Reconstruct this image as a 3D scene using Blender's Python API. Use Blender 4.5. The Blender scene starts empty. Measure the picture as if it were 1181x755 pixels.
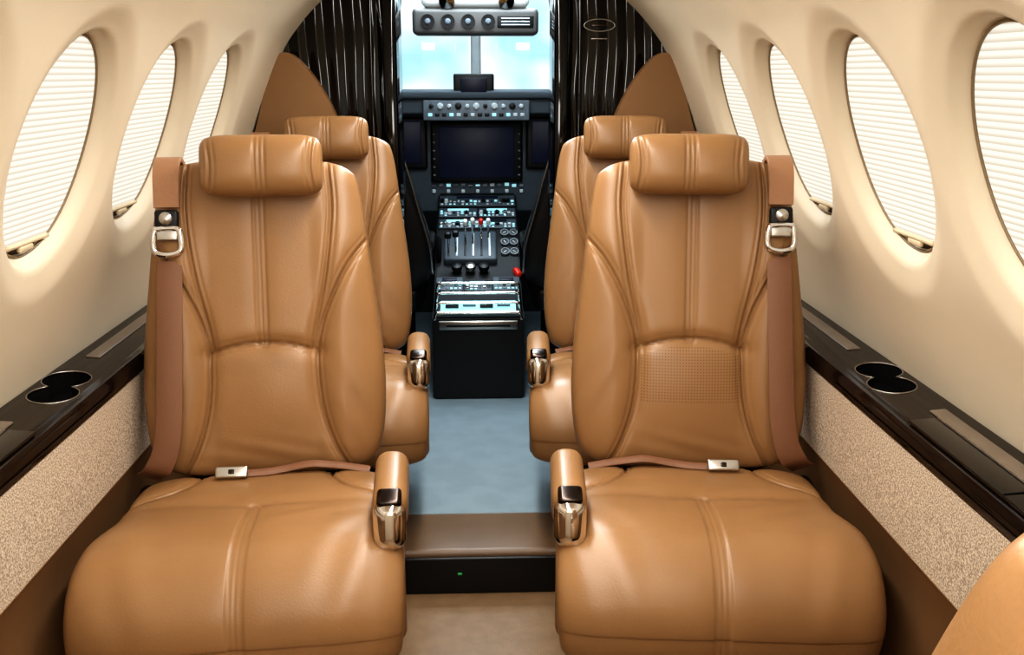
import bpy, bmesh, math, random
import numpy as np
from mathutils import Vector, Matrix, Euler
random.seed(3)
scene = bpy.context.scene
try:
    scene.view_settings.view_transform = 'Standard'
    scene.view_settings.look = 'High Contrast'
except Exception:
    pass
COL = scene.collection

# ------------------------------------------------------------------ helpers
def srgb(r, g, b):
    def f(c):
        c /= 255.0
        return c/12.92 if c <= 0.04045 else ((c+0.055)/1.055)**2.4
    return (f(r), f(g), f(b), 1.0)

def mat(name, col, rough=0.5, metal=0.0, bump=0.0, bscale=200.0, var=0.0, vscale=6.0,
        coat=0.0, emit=0.0, ecol=None, spec=0.5, trans=0.0, speckle=None, bdist=0.002, stretch=None, wave=None):
    m = bpy.data.materials.new(name)
    m.use_nodes = True
    nt = m.node_tree
    b = nt.nodes['Principled BSDF']
    b.inputs['Base Color'].default_value = col
    b.inputs['Roughness'].default_value = rough
    b.inputs['Metallic'].default_value = metal
    b.inputs['Coat Weight'].default_value = coat
    b.inputs['Coat Roughness'].default_value = 0.05
    b.inputs['Specular IOR Level'].default_value = spec
    b.inputs['Transmission Weight'].default_value = trans
    if emit > 0:
        b.inputs['Emission Color'].default_value = ecol or col
        b.inputs['Emission Strength'].default_value = emit
    tc = nt.nodes.new('ShaderNodeTexCoord')
    if var > 0 or speckle:
        n = nt.nodes.new('ShaderNodeTexNoise')
        n.inputs['Scale'].default_value = vscale
        n.inputs['Detail'].default_value = 3.0
        nt.links.new(tc.outputs['Object'], n.inputs['Vector'])
        r = nt.nodes.new('ShaderNodeValToRGB')
        r.color_ramp.elements[0].position = 0.38
        r.color_ramp.elements[1].position = 0.62
        if speckle:
            r.color_ramp.elements[0].color = speckle
            r.color_ramp.elements[1].color = col
        else:
            r.color_ramp.elements[0].color = tuple(c*(1-var) for c in col[:3])+(1,)
            r.color_ramp.elements[1].color = tuple(min(1, c*(1+var)) for c in col[:3])+(1,)
        nt.links.new(n.outputs['Fac'], r.inputs['Fac'])
        nt.links.new(r.outputs['Color'], b.inputs['Base Color'])
    if bump > 0:
        if wave:
            n2 = nt.nodes.new('ShaderNodeTexWave'); n2.bands_direction = 'X'
            n2.inputs['Scale'].default_value = wave
            n2.inputs['Distortion'].default_value = 2.2
            n2.inputs['Detail'].default_value = 0.0
            n2.inputs['Detail Scale'].default_value = 0.6
        else:
            n2 = nt.nodes.new('ShaderNodeTexNoise')
            n2.inputs['Scale'].default_value = bscale
            n2.inputs['Detail'].default_value = 4.0 if bscale > 20 else 0.5
        if stretch:
            mp = nt.nodes.new('ShaderNodeMapping'); mp.inputs['Scale'].default_value = stretch
            nt.links.new(tc.outputs['Object'], mp.inputs['Vector']); nt.links.new(mp.outputs['Vector'], n2.inputs['Vector'])
        else:
            nt.links.new(tc.outputs['Object'], n2.inputs['Vector'])
        bp = nt.nodes.new('ShaderNodeBump')
        bp.inputs['Strength'].default_value = bump
        bp.inputs['Distance'].default_value = bdist
        nt.links.new(n2.outputs['Fac'], bp.inputs['Height'])
        nt.links.new(bp.outputs['Normal'], b.inputs['Normal'])
    return m

LC = srgb(151, 116, 79)
M = {}
M['leather'] = mat('leather_tan', LC, 0.36, bump=0.14, bscale=260, var=0.06, vscale=5, spec=0.5)
M['perf'] = mat('leather_tan_perforated', LC, 0.36, spec=0.5)
M['leather_dark'] = mat('leather_bulkhead', srgb(140, 107, 72), 0.45, bump=0.12, bscale=260, var=0.05, vscale=5, spec=0.4)
M['leather_low_shaded'] = mat('leather_lower_wall_shaded', srgb(130, 99, 68), 0.5, bump=0.12, bscale=260, var=0.05, vscale=5, spec=0.4)  # base colour darkened to stand for the shadowed gap beside the seats
M['leather_light'] = mat('leather_tan_light', srgb(162, 124, 94), 0.5, bump=0.5, bscale=120, spec=0.4)
M['belt'] = mat('belt_webbing', srgb(132, 95, 70), 0.55, bump=0.3, bscale=500)
M['wall'] = mat('ivory_liner', srgb(220, 208, 186), 0.48, bump=0.10, bscale=350, var=0.02, vscale=3, spec=0.4)
M['ceiling'] = mat('ceiling_liner', srgb(224, 212, 192), 0.55, bump=0.1, bscale=350, spec=0.3)
M['black'] = mat('black_lacquer', srgb(6, 5, 5), 0.06, var=0.3, vscale=12, spec=.5)
M['blackwave'] = mat('black_lacquer_door', srgb(5, 4, 4), 0.06, bump=1.0, spec=.6, bdist=0.010, wave=5.5)
M['blackmat'] = mat('black_plastic', srgb(14, 14, 16), 0.45, bump=0.1)
M['well'] = mat('cup_well_rubber', srgb(16, 14, 14), 0.85, bump=0.2, spec=.2)
M['darkwood'] = mat('dark_veneer', srgb(26, 18, 15), 0.08, bump=.25, bscale=9, bdist=.004, spec=.45, stretch=(6, .6, 6))
M['taupe'] = mat('taupe_inlay', srgb(122, 110, 96), 0.35, var=0.05, vscale=20)
M['speckle'] = mat('speckled_carpet', srgb(228, 214, 194), 0.95, bump=0.5, bscale=400, vscale=330, speckle=srgb(162, 144, 124))
M['chrome'] = mat('chrome', srgb(228, 225, 222), 0.10, metal=1.0)
M['silver'] = mat('brushed_silver', srgb(200, 197, 192), 0.28, metal=1.0)
M['gunmetal'] = mat('gunmetal', srgb(70, 62, 58), 0.22, metal=1.0)
M['carpet'] = mat('blue_grey_carpet', srgb(128, 143, 150), 0.6, bump=0.4, bscale=250, var=0.05, vscale=12)
M['carpet_tan'] = mat('brown_step_cover', srgb(112, 88, 64), 0.38, bump=0.2, bscale=250, var=0.06, vscale=10)
M['carpet_grey'] = mat('tan_sheen_carpet', srgb(138, 112, 83), 0.38, bump=0.3, bscale=250, var=0.07, vscale=25)
M['beige'] = mat('beige_plastic', srgb(206, 190, 160), 0.45, var=0.02)
M['windark'] = mat('window_gap', srgb(80, 70, 54), 0.4, var=0.05)
M['wintrim'] = mat('window_trim_tan', srgb(140, 122, 96), 0.4, var=0.03)
M['panelgrey'] = mat('panel_grey', srgb(74, 84, 92), 0.45, var=0.06, vscale=20)
M['panelmid'] = mat('panel_mid_grey', srgb(112, 122, 130), 0.4, var=0.08, vscale=30)
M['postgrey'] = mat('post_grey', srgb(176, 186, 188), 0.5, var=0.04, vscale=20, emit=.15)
M['glare'] = mat('glareshield_grey', srgb(88, 98, 106), 0.7, bump=0.2)
M['cockpitdark'] = mat('cockpit_liner', srgb(34, 36, 40), 0.8, bump=0.1)
M['overhead'] = mat('overhead_grey', srgb(88, 86, 84), 0.4, var=0.05)
M['white'] = mat('white_plastic', srgb(225, 225, 222), 0.4, var=0.02)
M['knob'] = mat('knob_light_grey', srgb(205, 216, 220), 0.3, var=0.05)
M['red'] = mat('red_plastic', srgb(190, 45, 30), 0.4, var=0.03, emit=0.15)
M['teal'] = mat('teal_backlight', srgb(160, 212, 220), 0.3, emit=0.5, var=0.03)
M['screen'] = mat('screen_glass', srgb(8, 10, 20), 0.35, emit=0.6, ecol=srgb(20, 26, 44), var=0.1, spec=.3)
M['green'] = mat('green_light', srgb(40, 130, 70), 0.4, emit=0.4, var=0.02)
M['glass'] = mat('windshield_glass', srgb(235, 245, 250), 0.02, trans=1.0, var=0.01)
M['pilotleather'] = mat('dark_leather', srgb(24, 22, 22), 0.34, bump=0.15)

def perforate(m):
    nt = m.node_tree; b = nt.nodes['Principled BSDF']
    tc = nt.nodes.new('ShaderNodeTexCoord')
    sep = nt.nodes.new('ShaderNodeSeparateXYZ'); nt.links.new(tc.outputs['Object'], sep.inputs[0])
    def mth(op, a, bb=None, c=None):
        n = nt.nodes.new('ShaderNodeMath'); n.operation = op
        for i, v in enumerate((a, bb, c)):
            if v is None: continue
            if isinstance(v, (int, float)): n.inputs[i].default_value = v
            else: nt.links.new(v, n.inputs[i])
        return n.outputs[0]
    X, Z = sep.outputs['X'], sep.outputs['Z']
    fx = mth('SUBTRACT', mth('FRACT', mth('MULTIPLY', X, 160)), 0.5)
    fz = mth('SUBTRACT', mth('FRACT', mth('MULTIPLY', Z, 160)), 0.5)
    d = mth('SQRT', mth('ADD', mth('MULTIPLY', fx, fx), mth('MULTIPLY', fz, fz)))
    dot = mth('LESS_THAN', d, 0.22)
    inx = mth('LESS_THAN', mth('ABSOLUTE', X), 0.106)
    zz = mth('ADD', Z, mth('MULTIPLY', mth('MULTIPLY', X, X), 2.0))
    z1 = mth('LESS_THAN', zz, 0.776); z0 = mth('GREATER_THAN', Z, 0.655)
    f = mth('MULTIPLY', mth('MULTIPLY', mth('MULTIPLY', dot, inx), mth('MULTIPLY', z0, z1)), 0.65)
    mix = nt.nodes.new('ShaderNodeMix'); mix.data_type = 'RGBA'
    mix.inputs[6].default_value = LC
    mix.inputs[7].default_value = srgb(90, 64, 40)
    nt.links.new(f, mix.inputs[0]); nt.links.new(mix.outputs[2], b.inputs['Base Color'])
perforate(M['perf'])

def shade_mat():
    m = bpy.data.materials.new('pleated_shade_fabric'); m.use_nodes = True
    nt = m.node_tree; b = nt.nodes['Principled BSDF']
    tc = nt.nodes.new('ShaderNodeTexCoord')
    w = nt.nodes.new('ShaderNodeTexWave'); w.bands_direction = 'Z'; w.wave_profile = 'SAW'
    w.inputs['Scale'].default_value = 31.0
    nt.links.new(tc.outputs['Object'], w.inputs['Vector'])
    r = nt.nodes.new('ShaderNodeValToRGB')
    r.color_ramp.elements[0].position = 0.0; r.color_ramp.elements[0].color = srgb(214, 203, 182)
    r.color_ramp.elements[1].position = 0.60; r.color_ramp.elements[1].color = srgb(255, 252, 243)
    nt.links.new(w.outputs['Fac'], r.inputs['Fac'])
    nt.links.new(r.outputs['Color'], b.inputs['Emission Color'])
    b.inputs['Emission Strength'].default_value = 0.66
    b.inputs['Base Color'].default_value = srgb(100, 98, 92)
    b.inputs['Roughness'].default_value = 0.9
    b.inputs['Specular IOR Level'].default_value = 0.1
    return m
M['shade'] = shade_mat()

def new_obj(name, me, material=None, parent=None, smooth=True):
    ob = bpy.data.objects.new(name, me)
    COL.objects.link(ob)
    if material is not None:
        me.materials.clear(); me.materials.append(material)
    if smooth:
        for p in me.polygons: p.use_smooth = True
    if parent is not None:
        ob.parent = parent
    return ob

def tag(ob, label=None, category=None, group=None, kind=None):
    if label: ob['label'] = label
    if category: ob['category'] = category
    if group: ob['group'] = group
    if kind: ob['kind'] = kind
    return ob

def empty(name, loc, rotz=0.0):
    e = bpy.data.objects.new(name, None)
    e.empty_display_size = 0.05
    e.location = loc; e.rotation_euler = (0, 0, rotz)
    COL.objects.link(e)
    return e

def grid_mesh(name, V, flip=False):
    n, m = V.shape[:2]
    me = bpy.data.meshes.new(name)
    idx = np.arange(n*m).reshape(n, m)
    a = idx[:-1, :-1].ravel(); b = idx[1:, :-1].ravel(); c = idx[1:, 1:].ravel(); d = idx[:-1, 1:].ravel()
    F = np.stack([a, b, c, d] if not flip else [a, d, c, b], 1)
    me.from_pydata(V.reshape(-1, 3).tolist(), [], F.tolist())
    me.update()
    return me

def sharp_by_angle(me, deg=35):
    bm = bmesh.new(); bm.from_mesh(me)
    for e in bm.edges:
        if len(e.link_faces) == 2 and e.calc_face_angle(0) > math.radians(deg):
            e.smooth = False
    bm.to_mesh(me); bm.free()

def rbox(name, size, loc, material, parent=None, bevel=0.005, seg=3, rot=(0, 0, 0), taper=None):
    bm = bmesh.new()
    bmesh.ops.create_cube(bm, size=1.0)
    for v in bm.verts:
        k = 1.0
        if taper and v.co.z > 0: k = taper
        v.co = Vector((v.co.x*size[0]*k, v.co.y*size[1], v.co.z*size[2]))
    if bevel > 0:
        bmesh.ops.bevel(bm, geom=bm.edges[:], offset=min(bevel, min(size)*0.49), segments=seg, profile=0.5, affect='EDGES')
    me = bpy.data.meshes.new(name); bm.to_mesh(me); bm.free()
    ob = new_obj(name, me, material, parent)
    sharp_by_angle(me, 50)
    ob.location = loc; ob.rotation_euler = rot
    return ob

def lathe(name, prof, loc, material, parent=None, rot=(0, 0, 0), seg=24):
    bm = bmesh.new(); rings = []
    for r, z in prof:
        rings.append([bm.verts.new((r*math.cos(2*math.pi*i/seg), r*math.sin(2*math.pi*i/seg), z)) for i in range(seg)])
    for a, b in zip(rings[:-1], rings[1:]):
        for i in range(seg):
            bm.faces.new((a[i], a[(i+1) % seg], b[(i+1) % seg], b[i]))
    bm.faces.new(rings[0][::-1]); bm.faces.new(rings[-1])
    bmesh.ops.recalc_face_normals(bm, faces=bm.faces[:])
    me = bpy.data.meshes.new(name); bm.to_mesh(me); bm.free()
    ob = new_obj(name, me, material, parent); sharp_by_angle(me, 40)
    ob.location = loc; ob.rotation_euler = rot
    return ob

def tube(name, pts, rad, material, parent=None, closed=False, seg=10, flat=1.0):
    pts = [Vector(p) for p in pts]; n = len(pts)
    bm = bmesh.new(); rings = []
    up = Vector((0, 0, 1)); prev = None
    for i, p in enumerate(pts):
        if closed: t = pts[(i+1) % n]-pts[(i-1) % n]
        else: t = pts[min(i+1, n-1)]-pts[max(i-1, 0)]
        t.normalize()
        if prev is None:
            a = t.cross(up)
            if a.length < 0.1: a = t.cross(Vector((1, 0, 0)))
            a.normalize()
        else:
            a = prev-t*prev.dot(t); a.normalize()
        prev = a; b = t.cross(a)
        rings.append([bm.verts.new(p+(a*math.cos(2*math.pi*k/seg)*rad+b*math.sin(2*math.pi*k/seg)*rad*flat)) for k in range(seg)])
    rng = range(n if closed else n-1)
    for i in rng:
        A = rings[i]; B = rings[(i+1) % n]
        for k in range(seg):
            bm.faces.new((A[k], A[(k+1) % seg], B[(k+1) % seg], B[k]))
    if not closed:
        bm.faces.new(rings[0][::-1]); bm.faces.new(rings[-1])
    bmesh.ops.recalc_face_normals(bm, faces=bm.faces[:])
    me = bpy.data.meshes.new(name); bm.to_mesh(me); bm.free()
    return new_obj(name, me, material, parent)

def crom(pts, k=10):
    P = np.array(pts, float); out = []
    Q = np.vstack([2*P[0]-P[1], P, 2*P[-1]-P[-2]])
    for i in range(1, len(Q)-2):
        p0, p1, p2, p3 = Q[i-1], Q[i], Q[i+1], Q[i+2]
        for t in np.linspace(0, 1, k, endpoint=False):
            out.append(0.5*((2*p1)+(-p0+p2)*t+(2*p0-5*p1+4*p2-p3)*t*t+(-p0+3*p1-3*p2+p3)*t**3))
    out.append(P[-1])
    return np.array(out)

def strap(name, path, width, thick, material, parent=None, wdir=None):
    P = crom(path, 8); n = len(P)
    bm = bmesh.new(); rings = []
    W = Vector(wdir if wdir else (1, 0, 0)).normalized()
    for i in range(n):
        t = Vector(P[min(i+1, n-1)]-P[max(i-1, 0)]).normalized()
        w = (W-t*W.dot(t)).normalized(); nn = t.cross(w).normalized()
        c = Vector(P[i]); ring = []
        for (a, b) in ((-1, -.6), (-.96, -1), (.96, -1), (1, -.6), (1, .6), (.96, 1), (-.96, 1), (-1, .6)):
            ring.append(bm.verts.new(c+w*(a*width/2)+nn*(b*thick/2)))
        rings.append(ring)
    for A, B in zip(rings[:-1], rings[1:]):
        for k in range(8):
            bm.faces.new((A[k], A[(k+1) % 8], B[(k+1) % 8], B[k]))
    bm.faces.new(rings[0][::-1]); bm.faces.new(rings[-1])
    bmesh.ops.recalc_face_normals(bm, faces=bm.faces[:])
    me = bpy.data.meshes.new(name); bm.to_mesh(me); bm.free()
    ob = new_obj(name, me, material, parent); sharp_by_angle(me, 60)
    return ob

def seg_dist(X, H, pts):
    D = np.full(X.shape, 1e9)
    for (x0, y0), (x1, y1) in zip(pts[:-1], pts[1:]):
        dx, dy = x1-x0, y1-y0; L = dx*dx+dy*dy+1e-12
        t = np.clip(((X-x0)*dx+(H-y0)*dy)/L, 0, 1)
        D = np.minimum(D, np.hypot(X-(x0+t*dx), H-(y0+t*dy)))
    return D

def groove(X, H, seams):
    G = np.zeros(X.shape)
    for s in seams:
        D = seg_dist(X, H, crom(s['p'], 8))
        if s.get('double'):
            G -= 0.0044*np.exp(-((D-0.0095)/0.0026)**2)
            G -= 0.0050*np.exp(-(D/0.0026)**2)
            G -= 0.003*np.exp(-(D/0.025)**2)
        else:
            G -= s.get('d', 0.006)*1.7*np.exp(-(D/0.0036)**2)
            G -= 0.0020*np.exp(-((D-0.011)/0.0026)**2)
            G -= s.get('b', 0.007)*0.6*np.exp(-(D/0.018)**2)
    return G

def sstep(a, b, x):
    t = np.clip((x-a)/(b-a), 0, 1); return t*t*(3-2*t)

def pillow(name, hwf, L, Tf, Tb, bend, seams, mater, parent, nu=210, nv=230, c=0.09, n=5.0, nq=5.0, extra=None, sgn=1):
    a = np.linspace(-1, 1, nu); b = np.linspace(-1, 1, nv)
    P, Q = np.meshgrid(np.sin(a*np.pi/2), np.sin(b*np.pi/2), indexing='ij')
    H = L/2+L/2*Q*(1-c*P**6)
    X = P*hwf(H)*(1-c*Q**6)
    e = (np.clip(1-np.abs(P)**n, 0, 1))**(1/n)*(np.clip(1-np.abs(Q)**nq, 0, 1))**(1/nq)
    f = Tf*e+groove(X, H, seams)*e
    if extra is not None: f = f+extra(X, H)*e
    k = -Tb*e
    F = bend(X, H, f); B = bend(X, H, k)
    F[..., 0] *= sgn; B[..., 0] *= sgn
    mf = grid_mesh(name, F); mb = grid_mesh(name+'_b', B)
    bm = bmesh.new(); bm.from_mesh(mf); bm.from_mesh(mb)
    bmesh.ops.remove_doubles(bm, verts=bm.verts[:], dist=1e-6)
    bmesh.ops.recalc_face_normals(bm, faces=bm.faces[:])
    bm.to_mesh(mf); bm.free(); bpy.data.meshes.remove(mb)
    return new_obj(name, mf, mater, parent)

# ------------------------------------------------------------------ seat
TILT = math.radians(12); ST, CT = math.sin(TILT), math.cos(TILT)
def hw_back(H): return 0.254-0.034*sstep(0.18, 0.60, H)
def bend_back(X, H, O):
    return np.stack([X, 0.31+H*ST-O*CT, 0.50+H*CT+O*ST], -1)
def wrinkle(X, H, cx, ch, a, w, rx, rh, amp):
    d = np.cos(a)*(X-cx)+np.sin(a)*(H-ch)
    return amp*np.sin(d*w)*np.exp(-((X-cx)/rx)**2-((H-ch)/rh)**2)
def back_extra(X, H):
    ax = np.abs(X)
    bol = 0.016*sstep(0.10, 0.17, ax)*(1-sstep(0.45, 0.62, H))
    lum = 0.010*np.exp(-((H-0.17)/0.12)**2)*np.exp(-(X/0.11)**2)
    w = wrinkle(X, H, 0, .05, 1.3, 150, .14, .03, .0009)+wrinkle(X, H, .20, .16, .5, 110, .04, .10, .0013)+wrinkle(X, H, -.20, .20, -.5, 120, .04, .10, .0012)
    return bol+lum+w
back_seams = [
    dict(p=[(0, 0.283), (0, 0.45), (0, 0.63)], double=True),
    dict(p=[(-.115, .262), (-.06, .278), (0, .284), (.06, .278), (.115, .262)], d=.007, b=.010),
]
for s in (-1, 1):
    back_seams += [
        dict(p=[(s*.145, .66), (s*.150, .56), (s*.135, .43), (s*.112, .32), (s*.105, .27)], d=.0055, b=.004),
        dict(p=[(s*.225, .50), (s*.185, .45), (s*.145, .375), (s*.118, .30), (s*.112, .24), (s*.118, .15), (s*.14, .07), (s*.175, .0)], d=.007, b=.010),
    ]
cc = [(0.27, 0.455), (0.1, 0.462), (-0.06, 0.475)]
cc += [(-0.115+0.065*-math.sin(t), 0.410+0.065*math.cos(t)) for t in np.linspace(0, math.pi/2, 8)]
cc += [(-0.183, 0.385), (-0.176, 0.355)]
CC = crom(cc, 8)
CL = np.concatenate([[0], np.cumsum(np.hypot(*np.diff(CC, axis=0).T))]); CLEN = CL[-1]
TG = np.gradient(CC, CL, axis=0); TG /= np.hypot(TG[:, 0], TG[:, 1])[:, None]
def bend_cush(X, H, O):
    y = np.interp(H, CL, CC[:, 0]); z = np.interp(H, CL, CC[:, 1])
    ty = np.interp(H, CL, TG[:, 0]); tz = np.interp(H, CL, TG[:, 1])
    ny, nz = tz, -ty
    return np.stack([X, y+ny*O, z+nz*O], -1)
def hw_cush(H): return 0.258+0.025*sstep(0.22, 0.36, H)
cush_seams = [dict(p=[(0, .22), (0, .4), (0, CLEN-.02)], double=True)]
for s in (-1, 1):
    cush_seams.append(dict(p=[(s*.135, .0), (s*.14, .07), (s*.175, .13), (s*.25, .17)], d=.006, b=.008))
def cush_extra(X, H):
    w = wrinkle(X, H, -.08, .2, 1.4, 100, .10, .05, .0013)+wrinkle(X, H, .12, .27, 1.1, 90, .08, .06, .0013)+wrinkle(X, H, .18, .42, .6, 80, .06, .10, .0014)+wrinkle(X, H, -.19, .42, -.6, 80, .06, .10, .0014)
    return w+0.006*np.exp(-((H-0.38)/0.09)**2)*(1-(X/0.3)**2)-0.009*np.exp(-((H-0.215)/0.022)**2)*np.cos(X*7)
def hw_head(H): return 0.1225+0*H
def bend_head(X, H, O):
    return np.stack([X, 0.345+(H-.0625)*ST-O*CT, 1.157+(H-.0625)*CT+O*ST], -1)
head_seams = [dict(p=[(0, -.02), (0, .06), (0, .14)], double=True)]
for s in (-1, 1):
    head_seams.append(dict(p=[(s*.108, -.01), (s*.099, .06), (s*.108, .135)], d=.0035, b=.003))

MC = {}
def build_seat(inb, loc, rotz, label, floor_drop=0.0, perf=False, head_dx=.017, group='tan leather cabin seats'):
    root = empty('cabin_seat', loc, rotz)
    tag(root, label, 'aircraft seat', group)
    kz = -floor_drop
    def add(ob):
        ob.location.z += kz; return ob
    def cached(key, fn):
        if key in MC:
            src = MC[key]; ob = src.copy(); COL.objects.link(ob); ob.parent = root
            ob.location = (0, 0, 0); return ob
        ob = fn(); MC[key] = ob; return ob
    b = add(cached(('back', perf), lambda: pillow('backrest', hw_back, 0.67, .062, .055, bend_back, back_seams,
            M['perf'] if perf else M['leather'], root, extra=back_extra, nq=6)))
    if perf: b['label'] = 'stitched tan leather backrest with perforated lumbar panel'
    h = add(cached('head', lambda: pillow('headrest', hw_head, 0.125, .050, .045, bend_head, head_seams, M['leather'], root, nu=130, nv=70, c=.10, n=3.6, nq=2.6)))
    h.location.x = inb*head_dx
    add(cached('cush', lambda: pillow('seat_cushion', hw_cush, CLEN, .078, .05, bend_cush, cush_seams, M['leather'], root, extra=cush_extra, c=.045, n=5.5, nq=5.0)))
    add(rbox('side_panel', (0.05, 0.36, 0.24), (inb*0.258, 0.065, 0.44), M['leather'], root, bevel=.02, seg=4))
    add(rbox('side_panel', (0.035, 0.40, 0.20), (-inb*0.250, 0.075, 0.40), M['blackmat'], root, bevel=.016, seg=4))  # outboard panel is black to put shade into the seat-to-wall gap
    # armrest
    arm = add(rbox('armrest', (0.064, 0.20, 0.080), (inb*0.262, -0.027, 0.592), M['leather'], root, bevel=.027, seg=6, rot=(math.radians(4), 0, inb*math.radians(-2))))
    cap = rbox('armrest_cap', (0.058, 0.050, 0.090), (0, -0.107, -0.012), M['chrome'], arm, bevel=.024, seg=6, rot=(math.radians(-14), 0, 0))
    cap['label'] = 'polished chrome armrest end cap'
    rbox('recline_lever', (0.044, 0.042, 0.018), (0, -0.093, 0.033), M['gunmetal'], arm, bevel=.008, seg=4, rot=(math.radians(12), 0, 0))
    # pedestal
    hb = 0.40-floor_drop
    rbox('seat_base', (0.44, 0.40, hb-0.04), (0, 0.04, (hb-0.04)/2+0.03), M['blackmat'], root, bevel=.03, seg=4)
    rbox('floor_rail', (0.03, 0.46, 0.03), (0.17, 0.04, 0.015), M['silver'], root, bevel=.004)
    rbox('floor_rail', (0.03, 0.46, 0.03), (-0.17, 0.04, 0.015), M['silver'], root, bevel=.004)
    # shoulder belt on outboard side
    o = -inb
    def bp(x, h, off): v = bend_back(np.array(x), np.array(h), np.array(off)); return (float(v[0]), float(v[1]), float(v[2]))
    bx = 0.182*o
    belt = add(strap('seat_belt', [bp(bx, .46, .070), bp(bx*1.01, .36, .080), bp(bx*1.03, .22, .090), bp(bx*1.05, .13, .094), bp(bx*1.10, .07, .094), bp(bx*1.20, .03, .088), bp(bx*1.34, .010, .065)],
                     .052, .003, M['belt'], root))
    belt['label'] = 'brown shoulder belt webbing'
    add(strap('belt_sleeve', [bp(bx, .668, .0), bp(bx, .672, .04), bp(bx, .64, .068), bp(bx, .57, .072)], .052, .010, M['leather_light'], root))
    bz = bp(bx, .545, .076)
    buck = add(rbox('belt_buckle', (.048, .016, .040), bz, M['blackmat'], root, bevel=.006, seg=3, rot=(-TILT, 0, 0)))
    lathe('buckle_button', [(.0, 0), (.013, 0), (.013, .006), (.009, .009), (.0, .010)], (0, -.008, 0.002), M['silver'], buck, rot=(math.pi/2, 0, 0))
    ring = crom([(-.022, -.004, -.020), (0, -.004, -.018), (.022, -.004, -.020), (.027, -.004, -.032), (.028, -.004, -.055), (.022, -.004, -.068), (0, -.004, -.073), (-.022, -.004, -.068), (-.028, -.004, -.055), (-.027, -.004, -.032), (-.022, -.004, -.020)], 4)[:-1]
    tube('buckle_ring', ring, .0068, M['chrome'], buck, closed=True)
    rbox('buckle_tongue', (.042, .007, .026), (0, -.004, -.030), M['silver'], buck, bevel=.003)
    # lap belt lying in the crease
    zc = .540
    add(strap('lap_belt', [(inb*.215, .232, zc-.016), (inb*.17, .236, zc-.008), (inb*.12, .226, zc+.004), (inb*.09, .226, zc+.006), (inb*.04, .226, zc-.002), (inb*.00, .215, zc-.003), (-inb*.05, .205, zc)],
                    .018, .0025, M['belt'], root, wdir=(0, .85, .5)))
    lb = add(rbox('lap_buckle', (.066, .012, .024), (-inb*.065, .195, zc+.008), M['silver'], root, bevel=.004, rot=(math.radians(-35), 0, 0)))
    rbox('buckle_latch', (.012, .006, .010), (0.0, -.005, 0), M['gunmetal'], lb, bevel=.002)
    return root

STEP = 0.12
YAW = math.radians(5)
SX = 0.428
build_seat(+1, (-SX, 1.65, 0), YAW, 'tan leather cabin seat with silver shoulder-belt ring beside window wall')
build_seat(-1, (SX, 1.65, 0), -YAW, 'tan leather cabin seat with perforated lumbar panel and belt', perf=True)
build_seat(+1, (-SX, 2.53, STEP), YAW, 'tan leather cabin seat standing by the dark cockpit partition', floor_drop=STEP)
build_seat(-1, (SX, 2.53, STEP), -YAW, 'tan leather cabin seat standing by the dark cockpit partition', floor_drop=STEP)
build_seat(+1, (.440, 0.80, 0), math.pi, 'tan leather cabin seat facing the other seats across legroom', head_dx=-.01)

# ------------------------------------------------------------------ shell
Y0, Y1 = -0.7, 3.12
prof = crom([(.842, .765), (.797, .90), (.746, 1.03), (.682, 1.21), (.606, 1.39), (.545, 1.48), (.465, 1.56), (.36, 1.625), (.22, 1.67), (0, 1.69)], 16)
ps = np.concatenate([[0], np.cumsum(np.hypot(*np.diff(prof, axis=0).T))])
tg = np.gradient(prof, ps, axis=0); tg /= np.hypot(tg[:, 0], tg[:, 1])[:, None]
def shell(Y, S, D, side):
    x = np.interp(S, ps, prof[:, 0]); z = np.interp(S, ps, prof[:, 1])
    tx = np.interp(S, ps, tg[:, 0]); tz = np.interp(S, ps, tg[:, 1])
    nx, nz = tz, -tx      # outward
    return np.stack([side*(x+nx*D), Y+0*x, z+nz*D], -1)
SW = float(np.interp(1.205, prof[:, 1], ps)); RY, RS = .163, .193
SPLIT = float(np.interp(1.56, prof[:, 1], ps))
WY = [0.72, 1.19, 1.655, 2.115, 2.57]
def recess(Y, S):
    D = np.zeros(Y.shape)
    for yw in WY:
        r = np.hypot((Y-yw)/RY, (S-SW)/RS)
        d = .017*(1-sstep(1.04, 1.42, r))+.032*(1-sstep(.98, 1.13, r))
        D = np.maximum(D, d)
    return D
for side, nm in ((-1, 'wall_left'), (1, 'wall_right')):
    ys = np.arange(Y0, Y1+.001, .0075); ss = np.linspace(0, SPLIT, 125)
    Y, S = np.meshgrid(ys, ss, indexing='ij')
    V = shell(Y, S, recess(Y, S), side)
    ob = new_obj(nm, grid_mesh(nm, V, flip=(side > 0)), M['wall'])
    tag(ob, 'ivory curved cabin side liner with moulded window recesses', 'wall', kind='structure')
ys = np.linspace(Y0, Y1, 30)
s2 = np.linspace(SPLIT, ps[-1], 24)
Y, S = np.meshgrid(ys, s2, indexing='ij')
VL = shell(Y, S, 0*S, -1); VR = shell(Y, S, 0*S, 1)[:, ::-1]
ob = new_obj('ceiling', grid_mesh('ceiling', np.concatenate([VL, VR[:, 1:]], 1)), M['ceiling'])
tag(ob, 'ivory curved cabin ceiling liner', 'ceiling', kind='structure')

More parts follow.
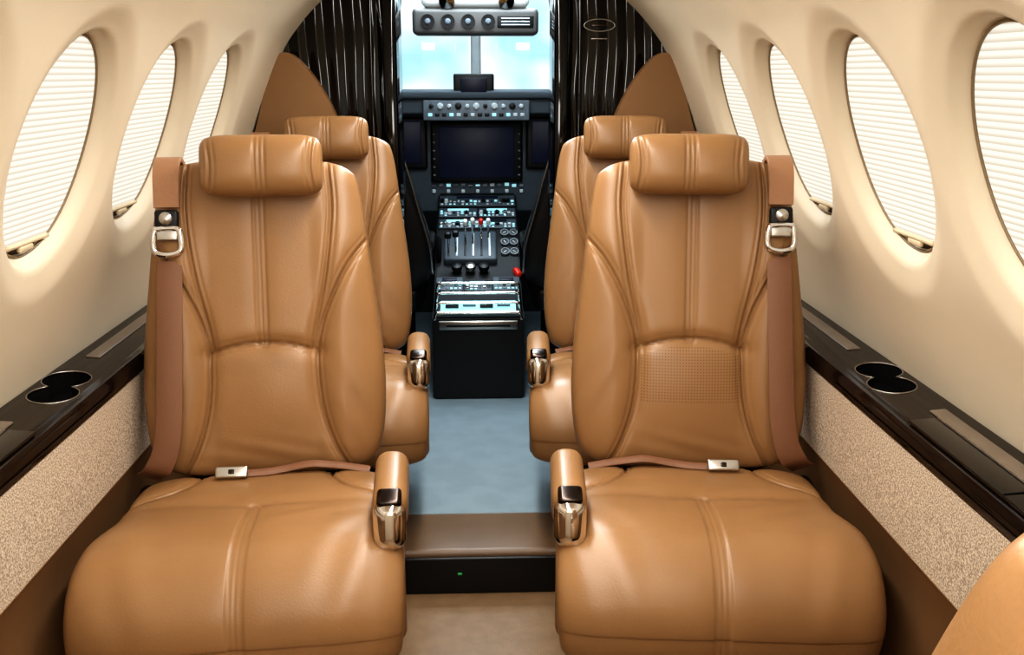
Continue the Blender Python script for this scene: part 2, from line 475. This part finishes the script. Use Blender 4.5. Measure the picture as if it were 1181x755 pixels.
wn = 0
for side in (-1, 1):
    for yw in WY:
        wn += 1
        a = np.linspace(0, 2*np.pi, 64); r = np.linspace(0.0, 1.03, 12)
        A, R = np.meshgrid(a, r, indexing='ij')
        V = shell(yw+RY*R*np.cos(A), SW+RS*R*np.sin(A), 0.0465+0*A, side)
        w = new_obj('window_%d' % wn, grid_mesh('window_pane', V), M['windark'])
        tag(w, 'oval cabin window with closed pleated shade', 'window', kind='structure')
        sg = np.linspace(-.86, .999, 60); t = np.linspace(-1, 1, 40)
        T, G = np.meshgrid(t, sg, indexing='ij')
        V = shell(yw+T*RY*.99*np.sqrt(1-G**2), SW+RS*1.0*G, .042+0*G, side)
        sh = new_obj('pleated_shade', grid_mesh('pleated_shade', V), M['shade'], w)
        sh['label'] = 'closed cream pleated shade glowing with daylight'
        pts = [tuple(shell(np.array(yw+RY*1.008*math.cos(q)), np.array(SW+RS*1.008*math.sin(q)), np.array(.041), side)) for q in np.linspace(0, 2*np.pi, 72, endpoint=False)]
        tube('window_trim', pts, .0024, M['wintrim'], w, closed=True, seg=6)
        g = -.87; hwid = RY*math.sqrt(1-g*g)*.97
        pts = [tuple(shell(np.array(yw+hwid*k), np.array(SW+RS*g), np.array(.038), side)) for k in np.linspace(-1, 1, 12)]
        tube('shade_rail', pts, .0045, M['beige'], w, seg=8)
        c = shell(np.array(yw-.01), np.array(SW+RS*(g-.04)), np.array(.035), side)
        rbox('shade_pull', (.008, .05, .010), tuple(c), M['beige'], w, bevel=.003)

# back wall
V = shell(np.zeros(60)+Y0, np.linspace(0, ps[-1], 60), np.zeros(60), 1)
pts = [tuple(p) for p in V]+[(-p[0], p[1], p[2]) for p in V[::-1][1:]]+[(-.85, Y0, -.02), (.85, Y0, -.02)]
me = bpy.data.meshes.new('wall_back'); me.from_pydata(pts, [], [list(range(len(pts)))]); me.update()
tag(new_obj('wall_back', me, M['wall'], smooth=False), 'ivory rear cabin bulkhead', 'wall', kind='structure')

def extrude_profile(name, pr, y0, y1, material, side=1, ny=2, closed=True):
    bm = bmesh.new(); rings = []
    for y in np.linspace(y0, y1, ny):
        rings.append([bm.verts.new((side*x, y, z)) for x, z in pr])
    n = len(pr)
    for A, B in zip(rings[:-1], rings[1:]):
        for k in range(n if closed else n-1):
            bm.faces.new((A[k], A[(k+1) % n], B[(k+1) % n], B[k]))
    if closed:
        bm.faces.new(rings[0][::-1]); bm.faces.new(rings[-1])
    bmesh.ops.recalc_face_normals(bm, faces=bm.faces[:])
    me = bpy.data.meshes.new(name); bm.to_mesh(me); bm.free()
    ob = new_obj(name, me, material); sharp_by_angle(me, 30)
    return ob

# floor with step
RY_ = 2.29
fl = extrude_profile('floor', [(-.85, 0), (.85, 0), (.85, -.05), (-.85, -.05)], Y0, 5.0, M['carpet_grey'])
tag(fl, 'tan carpeted cabin floor with soft sheen', 'floor', kind='structure')
st = rbox('trim_1', (1.68, 2.53-RY_, STEP), (0, (2.53+RY_)/2, STEP/2), M['carpet_tan'], bevel=.016, seg=5)
tag(st, 'brown covered step edge across the aisle', 'step', kind='structure')
ri = rbox('trim_2', (1.60, .012, STEP-.016), (0, RY_-.005, STEP/2-.008), M['blackmat'], bevel=.004)
tag(ri, 'black step riser', 'step', kind='structure')
up = rbox('trim_3', (1.68, 5.0-2.51, STEP), (0, (5.0+2.51)/2, STEP/2+.003), M['carpet'], bevel=.006)
tag(up, 'blue-grey carpeted raised aisle floor', 'floor', kind='structure')
gl = rbox('step_light', (.012, .006, .006), (-.055, RY_-.013, .06), M['green'], bevel=.002)
tag(gl, 'small green marker light on the black step riser', 'light')

for side, nm in ((-1, 'left'), (1, 'right')):
    ob = extrude_profile('baseboard_'+nm, [(.724, .722), (.725, .66), (.727, .550), (.86, .550), (.86, .722)], Y0, Y1, M['speckle'], side)
    tag(ob, 'speckled beige carpet side panel below the ledge', 'wall panel', kind='structure')
    ob = extrude_profile('trim_%d' % (4 if side < 0 else 5), [(.725, .550), (.731, .538), (.740, .45), (.740, .25), (.72, .0), (.86, 0), (.86, .550)], Y0, Y1, M['leather_low_shaded'], side)
    tag(ob, 'brown leather lower side wall, colour darkened for shadow', 'wall panel', kind='structure')
    L = extrude_profile('side_ledge', [(.836, .776), (.738, .768), (.725, .762), (.719, .752), (.717, .740), (.719, .728), (.724, .724), (.838, .724)], Y0+.01, Y1-.02, M['darkwood'], side)
    tag(L, 'glossy dark veneer side ledge with cup holders along the window wall', 'ledge', 'side ledges')
    zt = lambda x: .768+(x-.738)*(.008/.098)
    def plate(name, x0, x1, y0, y1, h, m, bev=.002):
        xm = (x0+x1)/2
        o = rbox(name, (x1-x0, y1-y0, h), (side*xm, (y0+y1)/2, zt(xm)+h/2-.001), m, L, bevel=bev, rot=(0, -side*math.atan(.077), 0))
        return o
    o = plate('inlay_strip', .783, .812, .3, 1.54, .004, M['taupe']); o['label'] = 'taupe inlay strip'
    plate('inlay_strip', .783, .812, 1.92, 2.9, .004, M['taupe'])
    o = plate('table_lid', .728, .774, .55, 1.50, .006, M['black']); o['label'] = 'glossy black folding table lid'
    for yy in (.9, 1.2): plate('lid_seam', .730, .773, yy, yy+.003, .0075, M['blackmat'], .0005)
    tube('ledge_pinstripe', [(side*.778, .55, zt(.778)+.003), (side*.778, 1.50, zt(.778)+.003)], .0018, M['silver'], L, seg=6)
    tube('ledge_pinstripe', [(side*.7155, .2, .740), (side*.7155, 1.80, .740)], .0014, M['gunmetal'], L, seg=6)
    # figure-eight cup holder cut into the ledge
    RC = .050; kx = .86
    c0 = Vector((.791, 1.775)); c1 = Vector((.780, 1.688)); dd = (c1-c0).length; ax = (c1-c0)/dd
    half = math.acos(min(.97, dd/2/RC))
    base = math.atan2(ax.y, ax.x)
    outl = []
    for q in np.linspace(base+half, base+2*math.pi-half, 30): outl.append((c0.x+RC*kx*math.cos(q), c0.y+RC*math.sin(q)))
    for q in np.linspace(base+math.pi+half, base+3*math.pi-half, 30): outl.append((c1.x+RC*kx*math.cos(q), c1.y+RC*math.sin(q)))
    bm = bmesh.new()
    A = [bm.verts.new((side*x, y, .730)) for x, y in outl]; B = [bm.verts.new((side*x, y, .80)) for x, y in outl]
    bm.faces.new(A); bm.faces.new(B[::-1])
    for i in range(len(A)): bm.faces.new((A[i], B[i], B[(i+1) % len(A)], A[(i+1) % len(A)]))
    bmesh.ops.recalc_face_normals(bm, faces=bm.faces[:])
    me = bpy.data.meshes.new('cutter'); bm.to_mesh(me); bm.free()
    cut = bpy.data.objects.new('cutter', me); COL.objects.link(cut)
    md = L.modifiers.new('cut', 'BOOLEAN'); md.object = cut; md.operation = 'DIFFERENCE'; md.solver = 'EXACT'
    dg = bpy.context.evaluated_depsgraph_get(); dg.update()
    nm_ = bpy.data.meshes.new_from_object(L.evaluated_get(dg))
    L.modifiers.clear(); L.data = nm_; bpy.data.objects.remove(cut)
    sharp_by_angle(L.data, 30)
    rim = tube('cup_holder', [(side*x, y, zt(x)+.0005) for x, y in outl], .0012, M['silver'], L, closed=True, seg=8)
    rim['label'] = 'dark figure-eight double cup holder with thin metal rim'
    bm = bmesh.new()
    A = []; B = []
    ym = (c0.y+c1.y)/2
    for i, (x, y) in enumerate(outl):
        k = .965 if i % 2 else .985
        A.append(bm.verts.new((side*(.785+(x-.785)*k), ym+(y-ym)*(.5+k/2), .7315)))
        B.append(bm.verts.new((side*(.785+(x-.785)*k), ym+(y-ym)*(.5+k/2), zt(x)-.004)))
    bm.faces.new(A)
    for i in range(len(A)): bm.faces.new((A[i], B[i], B[(i+1) % len(A)], A[(i+1) % len(A)]))
    bmesh.ops.recalc_face_normals(bm, faces=bm.faces[:])
    me = bpy.data.meshes.new('cup_well'); bm.to_mesh(me); bm.free()
    new_obj('cup_well', me, M['well'], rim, smooth=False)

# ------------------------------------------------------------------ forward partitions
def ngon_slab(name, pts, y0, y1, material, parent=None):
    bm = bmesh.new()
    A = [bm.verts.new((x, y0, z)) for x, z in pts]; B = [bm.verts.new((x, y1, z)) for x, z in pts]
    bm.faces.new(A); bm.faces.new(B[::-1]); n = len(pts)
    for i in range(n): bm.faces.new((A[i], B[i], B[(i+1) % n], A[(i+1) % n]))
    bmesh.ops.recalc_face_normals(bm, faces=bm.faces[:])
    me = bpy.data.meshes.new(name); bm.to_mesh(me); bm.free()
    ob = new_obj(name, me, material, parent, smooth=True); sharp_by_angle(me, 30)
    return ob
for side in (-1, 1):
    mask = [(float(x), float(z)) for x, z in prof if x > .262]
    mask = mask[::4]
    xi = .262
    pts = [(side*xi, STEP), (side*.70, STEP), (side*.735, .5), (side*.86, .70)]+[(side*x, z) for x, z in mask]+[(side*xi, 1.66)]
    p = ngon_slab('cabin_partition', pts, 3.10, 3.20, M['blackwave'])
    tag(p, 'glossy black lacquer partition between cabin and cockpit', 'partition', 'black cockpit partitions')
    rbox('partition_jamb', (.045, .24, 1.55), (side*.268, 3.20, STEP+.775), M['black'], p, bevel=.014, seg=4)
    rbox('partition_rib', (.012, .02, 1.5), (side*.325, 3.095, STEP+.76), M['black'], p, bevel=.005)
    tpts = [(.83, .80), (.79, .90), (.735, 1.04), (.682, 1.19), (.655, 1.28), (.625, 1.36), (.598, 1.400), (.560, 1.395), (.515, 1.350), (.472, 1.285), (.438, 1.21), (.418, 1.12), (.41, 1.0), (.41, .8)]
    lp = ngon_slab('leather_panel', [(side*x, z) for x, z in crom(tpts, 5)], 3.055, 3.11, M['leather_dark'], p)
    lp['label'] = 'curved tan leather bulkhead panel'
    if side > 0:
        oz = [(.385+.048*math.cos(q), 3.094, 1.485+.018*math.sin(q)) for q in np.linspace(0, 2*np.pi, 40, endpoint=False)]
        e = tube('emblem', oz, .0018, M['silver'], p, closed=True, seg=6); e['label'] = 'small oval silver plate outline'
        rbox('placard', (.05, .003, .003), (.385, 3.097, 1.445), M['silver'], p, bevel=.001)
        rbox('placard', (.046, .003, .007), (.385, 3.097, 1.485), M['gunmetal'], p, bevel=.001)

c = shell(np.array(2.55), np.array(SPLIT-.02), np.array(-.004), 1)
hk = rbox('coat_hook', (.01, .11, .012), tuple(c), M['blackmat'], bevel=.004, rot=(0, math.radians(45), 0))
tag(hk, 'slim dark coat hook on the ivory liner', 'hook')

# ------------------------------------------------------------------ cockpit shell
def quadbox(bm, x0, x1, y0, y1, z0, z1):
    r = bmesh.ops.create_cube(bm, size=1.0)
    for v in r['verts']:
        v.co = Vector((x0+(v.co.x+.5)*(x1-x0), y0+(v.co.y+.5)*(y1-y0), z0+(v.co.z+.5)*(z1-z0)))
bm = bmesh.new()
quadbox(bm, -.95, -.86, 3.12, 5.0, 0, 1.85)
quadbox(bm, .86, .95, 3.12, 5.0, 0, 1.85)
quadbox(bm, -.95, .95, 3.20, 5.0, 1.78, 1.85)
quadbox(bm, -.95, .95, 4.9, 5.0, 0, 1.26)
quadbox(bm, -.95, -.66, 4.9, 5.0, 1.26, 1.85)
quadbox(bm, .66, .95, 4.9, 5.0, 1.26, 1.85)
me = bpy.data.meshes.new('wall_front'); bm.to_mesh(me); bm.free()
tag(new_obj('wall_front', me, M['cockpitdark'], smooth=False), 'dark cockpit shell around the windshield', 'wall', kind='structure')
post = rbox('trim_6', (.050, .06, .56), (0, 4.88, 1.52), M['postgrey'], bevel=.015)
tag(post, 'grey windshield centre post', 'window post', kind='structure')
for i, sx in enumerate((-1, 1)):
    g = rbox('window_%d' % (11+i), (.62, .01, .52), (sx*.345, 4.95, 1.52), M['glass'], bevel=.002)
    tag(g, 'clear cockpit windshield pane', 'windshield', kind='structure')
    s = tube('trim_%d' % (7+i), [(sx*.36, 4.86, 1.80), (sx*.40, 4.86, 1.55), (sx*.47, 4.86, 1.26)], .025, M['postgrey'], seg=10)
    tag(s, 'grey slanted windshield side post', 'window post', kind='structure')

# ------------------------------------------------------------------ instrument panel
IY = 4.35
ip = rbox('instrument_panel', (1.5, .06, .50), (0, IY+.03, .98), M['panelgrey'], bevel=.01)
tag(ip, 'grey cockpit instrument panel with dark flight displays', 'instrument panel')
def onp(name, size, x, z, m, dy=0.0, bevel=.004, label=None, par=None):
    o = rbox(name, size, (x, -.03-size[1]/2-dy, z-.98), m, ip if par is None else par, bevel=bevel)
    if label: o['label'] = label
    return o
onp('display_bezel', (.41, .03, .27), 0, 1.00, M['blackmat'], bevel=.012)
onp('display_screen', (.335, .008, .225), 0, 1.00, M['screen'], dy=.03, label='dark navy central flight display')
for sx in (-1, 1):
    onp('display_bezel', (.36, .03, .23), sx*.40, 1.04, M['blackmat'], bevel=.012)
    onp('display_screen', (.30, .008, .185), sx*.395, 1.045, M['screen'], dy=.03)
    for k in range(6):
        onp('push_button', (.010, .006, .007), sx*(.190), .90+k*.036, M['panelmid'], dy=.03, bevel=.001)
rbox('glareshield', (1.3, .30, .035), (0, -.10, 1.255-.98), M['glare'], ip, bevel=.012)
rbox('glareshield_lip', (.76, .05, .085), (0, -.19, 1.215-.98), M['glare'], ip, bevel=.012)
cp = rbox('autopilot_panel', (.45, .04, .085), (0, -.23, 1.190-.98), M['panelmid'], ip, bevel=.006)
def knob(par, loc, m, r=.008, rot=(math.pi/2, 0, 0), name='knob', h=.014):
    key = ('knob', round(r, 4), m.name, round(h, 4))
    if key not in MC:
        ob = lathe(name, [(r*1.15, 0), (r*1.15, h*.2), (r, h*.25), (r*.9, h), (r*.5, h*1.08)], (0, 0, 0), m, par, seg=14)
        MC[key] = ob
    else:
        ob = MC[key].copy(); COL.objects.link(ob); ob.parent = par; ob.name = name
    ob.location = loc; ob.rotation_euler = rot
    return ob
for i in range(11):
    knob(cp, (-.19+i*.038, -.020, .018), M['knob'] if i % 3 else M['blackmat'], r=.012 if i % 2 else .008)
for i in range(14):
    rbox('push_button', (.018, .006, .014), (-.195+i*.030, -.021, -.018), random.choice([M['teal'], M['knob'], M['blackmat']]), cp, bevel=.002)
sb = rbox('standby_display', (.17, .05, .10), (-.01, -.22, 1.290-.98), M['blackmat'], ip, bevel=.008)
rbox('display_screen', (.11, .006, .065), (0, -.026, 0), M['screen'], sb, bevel=.003)
for i in range(13):
    onp('push_button', (.02, .008, random.choice([.008, .014])), -.195+i*.033, .852+random.uniform(-.003, .003), random.choice([M['teal'], M['knob'], M['panelmid']]), dy=.0, bevel=.002)
    if i % 2 == 0: onp('push_button', (.016, .010, .016), -.195+i*.033, .825, M['knob'], dy=.0, bevel=.003)

# ------------------------------------------------------------------ centre console
cons = empty('center_console', (0, 3.5, STEP)); tag(cons, 'black cockpit centre console with throttle levers and lit switches', 'control console')
def xprofile(name, pr, hw, material, parent):
    bm = bmesh.new()
    A = [bm.verts.new((-hw, y, z)) for y, z in pr]; B = [bm.verts.new((hw, y, z)) for y, z in pr]
    bm.faces.new(A); bm.faces.new(B[::-1]); n = len(pr)
    for i in range(n): bm.faces.new((A[i], B[i], B[(i+1) % n], A[(i+1) % n]))
    bmesh.ops.recalc_face_normals(bm, faces=bm.faces[:])
    bmesh.ops.bevel(bm, geom=bm.edges[:], offset=.008, segments=2, affect='EDGES')
    me = bpy.data.meshes.new(name); bm.to_mesh(me); bm.free()
    ob = new_obj(name, me, material, parent); sharp_by_angle(me, 40); return ob
SL = ([0, .16, .40, .60, .84], [.33, .36, .48, .58, .70])
xprofile('console_body', [(0, 0)]+list(zip(*SL))+[(.84, 0)], .175, M['blackmat'], cons)
def slope(y): return float(np.interp(y, *SL))
def sang(y): return math.atan2(slope(min(y+.03, .84))-slope(max(0, y-.03)), min(y+.03, .84)-max(0, y-.03))
for k, yy in enumerate((-.005, .05, .105, .16)):
    z0_ = slope(max(yy, 0)); hh = .018+.016*k
    t = tube('tray_rail', crom([(-.165, yy, z0_-.01), (-.158, yy, z0_+hh*.8), (-.14, yy, z0_+hh), (0, yy, z0_+hh), (.14, yy, z0_+hh), (.158, yy, z0_+hh*.8), (.165, yy, z0_-.01)], 4), .006, M['chrome'], cons)
    t['label'] = 'chrome rail catching cool light'
rbox('tray', (.29, .11, .006), (0, .07, .352), M['teal'], cons, bevel=.002, rot=(math.radians(11), 0, 0))
for k in range(4):
    rbox('tray_item', (.05, .03, .012), (-.10+k*.066, .06+.02*(k % 2), .362), (M['blackmat'], M['panelmid'])[k % 2], cons, bevel=.003, rot=(math.radians(11), 0, 0))
rbox('tray_front', (.30, .012, .035), (0, -.006, .300), M['silver'], cons, bevel=.004)
rbox('tray_slot', (.24, .006, .010), (0, -.013, .300), M['blackmat'], cons, bevel=.002)
for (x0, x1, y0, y1) in ((-.168, -.06, .20, .285), (-.055, .055, .20, .26), (.06, .168, .20, .285), (-.168, -.02, .58, .645), (-.015, .168, .58, .645), (-.168, .00, .655, .72), (.005, .168, .655, .72), (-.168, .168, .73, .81)):
    ym = (y0+y1)/2
    fp = rbox('radio_faceplate', (x1-x0, y1-y0, .008), ((x0+x1)/2, ym, slope(ym)+.004), M['panelgrey'], cons, bevel=.003, rot=(sang(ym), 0, 0))
    w_, d_ = x1-x0, y1-y0
    rbox('display_strip', (w_*.55, d_*.22, .004), (0, d_*.28, .005), random.choice([M['teal'], M['screen'], M['teal']]), fp, bevel=.001)
    nk = max(4, int(w_/.018))
    for k in range(nk):
        xx = -w_/2+.012+k*(w_-.024)/(nk-1)
        m = random.choice([M['knob'], M['blackmat'], M['silver'], M['teal'], M['knob']])
        if random.random() < .45: knob(fp, (xx, -d_*.12, .003), m, r=random.choice([.006, .009]), rot=(0, 0, 0))
        else: rbox('push_button', (random.uniform(.009, .015), .011, .008), (xx, -d_*.12+random.uniform(-.004, .004), .005), m, fp, bevel=.002)
        if random.random() < .8: rbox('push_button', (.010, .007, .006), (xx, -d_*.38, .004), random.choice([M['knob'], M['panelmid'], M['teal']]), fp, bevel=.001)
quad = rbox('throttle_quadrant', (.22, .20, .035), (-.03, .45, slope(.45)+.010), M['panelgrey'], cons, bevel=.010, rot=(math.radians(26), 0, 0))
for k in range(6):
    rbox('lever_slot', (.008, .16, .003), (-.09+k*.034, 0, .018), M['knob'] if k % 2 else M['blackmat'], quad, bevel=.001)
for i, xx in enumerate((-.090, -.060, -.020, .010, .045, .075)):
    m = (M['blackmat'], M['blackmat'], M['white'], M['white'], M['red'], M['knob'])[i]
    yy = (-.06, -.05, .00, .01, .05, .05)[i]; hgt = (.10, .10, .12, .12, .09, .09)[i]
    lv = tube('throttle_lever', crom([(xx, yy-.01, .01), (xx, yy+.012, hgt*.5), (xx, yy, hgt)], 4), .004, M['chrome'], quad)
    rbox('lever_grip', (.026 if i < 2 else .018, .022, .028), (xx, yy, hgt+.008), m, lv, bevel=.007, seg=4)
lathe('trim_wheel', [(.0, -.010), (.060, -.010), (.068, 0), (.060, .010), (0, .010)], (-.160, .43, slope(.43)+.01), M['blackmat'], cons, rot=(0, math.pi/2, 0))
for (xx, yy) in ((.115, .43), (.153, .43), (.115, .49), (.153, .49), (.115, .55), (.153, .55)):
    d = lathe('dial', [(0, 0), (.018, 0), (.018, .010), (.0145, .010), (.014, .005), (0, .005)], (xx, yy, slope(yy)+.004), M['panelmid'], cons, rot=(math.radians(40), 0, 0))
    lathe('dial_face', [(0, 0), (.0135, 0), (.0135, .002), (0, .002)], (0, 0, .0052), M['blackmat'], d)
    rbox('dial_needle', (.002, .016, .001), (0, 0, .0078), M['white'], d, bevel=.0003, rot=(0, 0, random.uniform(-1, 1)))
for sx in (-1, 0, 1):
    lathe('condition_knob', [(0, 0), (.016, 0), (.022, .012), (.020, .026), (.010, .030), (0, .031)], (sx*.055-.03, .32, slope(.32)+.006), M['blackmat'] if sx else M['silver'], cons, rot=(math.radians(25), 0, 0))
rbox('red_guard', (.025, .045, .025), (.160, .30, slope(.30)+.010), M['red'], cons, bevel=.008, rot=(math.radians(25), 0, math.radians(25)))

# ------------------------------------------------------------------ overhead panel
oh = rbox('overhead_panel', (.49, .14, .10), (.0, 3.95, 1.535), M['overhead'], bevel=.018, seg=4)
tag(oh, 'grey overhead cockpit panel with round gauges', 'overhead panel')
for i in range(4):
    g = lathe('gauge', [(0, 0), (.027, 0), (.027, .008), (.023, .008), (.023, .004), (0, .004)], (-.185+i*.078, -.070, .0), M['blackmat'], oh, rot=(math.pi/2, 0, 0))
    knob(g, (0, 0, .004), M['panelmid'], r=.010, rot=(0, 0, 0), h=.012)
od = rbox('label_display', (.14, .008, .045), (.155, -.071, .0), M['blackmat'], oh, bevel=.003)
for k in range(3):
    rbox('text_line', (.11, .003, .004), (0, -.005, .012-k*.012), M['knob'], od, bevel=.0005)
rbox('panel_housing', (.42, .18, .10), (0, .02, .10), M['white'], oh, bevel=.03, seg=4)
for sx in (-.11, .12):
    lathe('map_light', [(0, 0), (.035, 0), (.040, .01), (.030, .03), (0, .035)], (sx, -.05, .085), M['chrome'], oh, rot=(math.radians(110), 0, 0))
rbox('panel_bracket', (.20, .10, .14), (0, .03, .20), M['white'], oh, bevel=.02)

# ------------------------------------------------------------------ pilot seats
def hw_p(H): return .27-.11*sstep(.15, .60, H)
for side in (-1, 1):
    r = empty('pilot_seat', (side*.45, 3.80, STEP), 0)
    tag(r, 'black leather cockpit seat seen from behind', 'aircraft seat', 'pilot seats')
    def bb(X, H, O): return np.stack([X, -.05-H*.08-O, .38+H], -1)
    pillow('backrest', hw_p, .62, .05, .05, bb, [dict(p=[(0, .1), (0, .5)], double=True)], M['pilotleather'], r, nu=60, nv=60)
    def bh(X, H, O): return np.stack([X, -.12-O, 1.02+H], -1)
    pillow('headrest', lambda H: .11+0*H, .13, .04, .04, bh, [], M['pilotleather'], r, nu=40, nv=30, n=3, nq=2.6)
    rbox('seat_cushion', (.46, .44, .12), (0, .18, .34), M['pilotleather'], r, bevel=.045, seg=6)
    rbox('seat_base', (.34, .36, .27), (0, .18, .145), M['blackmat'], r, bevel=.02)
    rbox('armrest', (.05, .26, .05), (-side*.25, .06, .56), M['pilotleather'], r, bevel=.02, seg=5)
    edge = crom([(-side*.12, -.165, .985), (-side*.165, -.165, .93), (-side*.195, -.16, .84), (-side*.225, -.15, .72), (-side*.262, -.14, .58), (-side*.272, -.12, .46)], 6)
    tube('seat_frame', edge, .005, M['silver'], r)

# ------------------------------------------------------------------ lights
def area(name, loc, rot, sx, sy, power, col=(1, 1, 1)):
    l = bpy.data.lights.new(name, 'AREA'); l.shape = 'RECTANGLE'; l.size = sx; l.size_y = sy
    l.energy = power; l.color = col
    o = bpy.data.objects.new(name, l); COL.objects.link(o); o.location = loc; o.rotation_euler = rot
    return o
area('ceiling_light', (0, 1.3, 1.665), (0, 0, 0), .09, 3.2, 28, (1, .985, .96))
area('rear_fill', (0, -.55, 1.35), (math.radians(80), 0, 0), .5, .3, 5.5, (1, .98, .95))  # added soft fill behind the camera, not a cabin fixture
area('cockpit_fill', (0, 3.95, 1.76), (0, 0, 0), .6, .7, 15, (.80, .92, 1))  # added bluish fill for the cockpit, out of view
area('aisle_fill', (0, 3.32, 1.70), (math.radians(-12), 0, 0), .3, .15, 8, (.8, .92, 1))  # unseen bluish fill above the doorway, aimed down at the aisle

# world: pale daylight outside the windshield
wd = bpy.data.worlds.new('World'); scene.world = wd; wd.use_nodes = True
nt = wd.node_tree; bg = nt.nodes['Background']
tc = nt.nodes.new('ShaderNodeTexCoord'); n = nt.nodes.new('ShaderNodeTexNoise'); n.inputs['Scale'].default_value = 9
r = nt.nodes.new('ShaderNodeValToRGB')
r.color_ramp.elements[0].position = .38; r.color_ramp.elements[0].color = srgb(184, 222, 232)
r.color_ramp.elements[1].position = .56; r.color_ramp.elements[1].color = srgb(244, 250, 251)
nt.links.new(tc.outputs['Generated'], n.inputs['Vector']); nt.links.new(n.outputs['Fac'], r.inputs['Fac'])
nt.links.new(r.outputs['Color'], bg.inputs['Color']); bg.inputs['Strength'].default_value = 1.1

# ------------------------------------------------------------------ camera
cam = bpy.data.cameras.new('Camera'); co = bpy.data.objects.new('Camera', cam); COL.objects.link(co)
cam.lens = 36*1100/1181; cam.sensor_width = 36; cam.clip_start = .02
co.location = (0, 0, 1.34)
co.rotation_euler = (math.radians(90-14.9), 0, math.radians(-2.09))
scene.camera = co
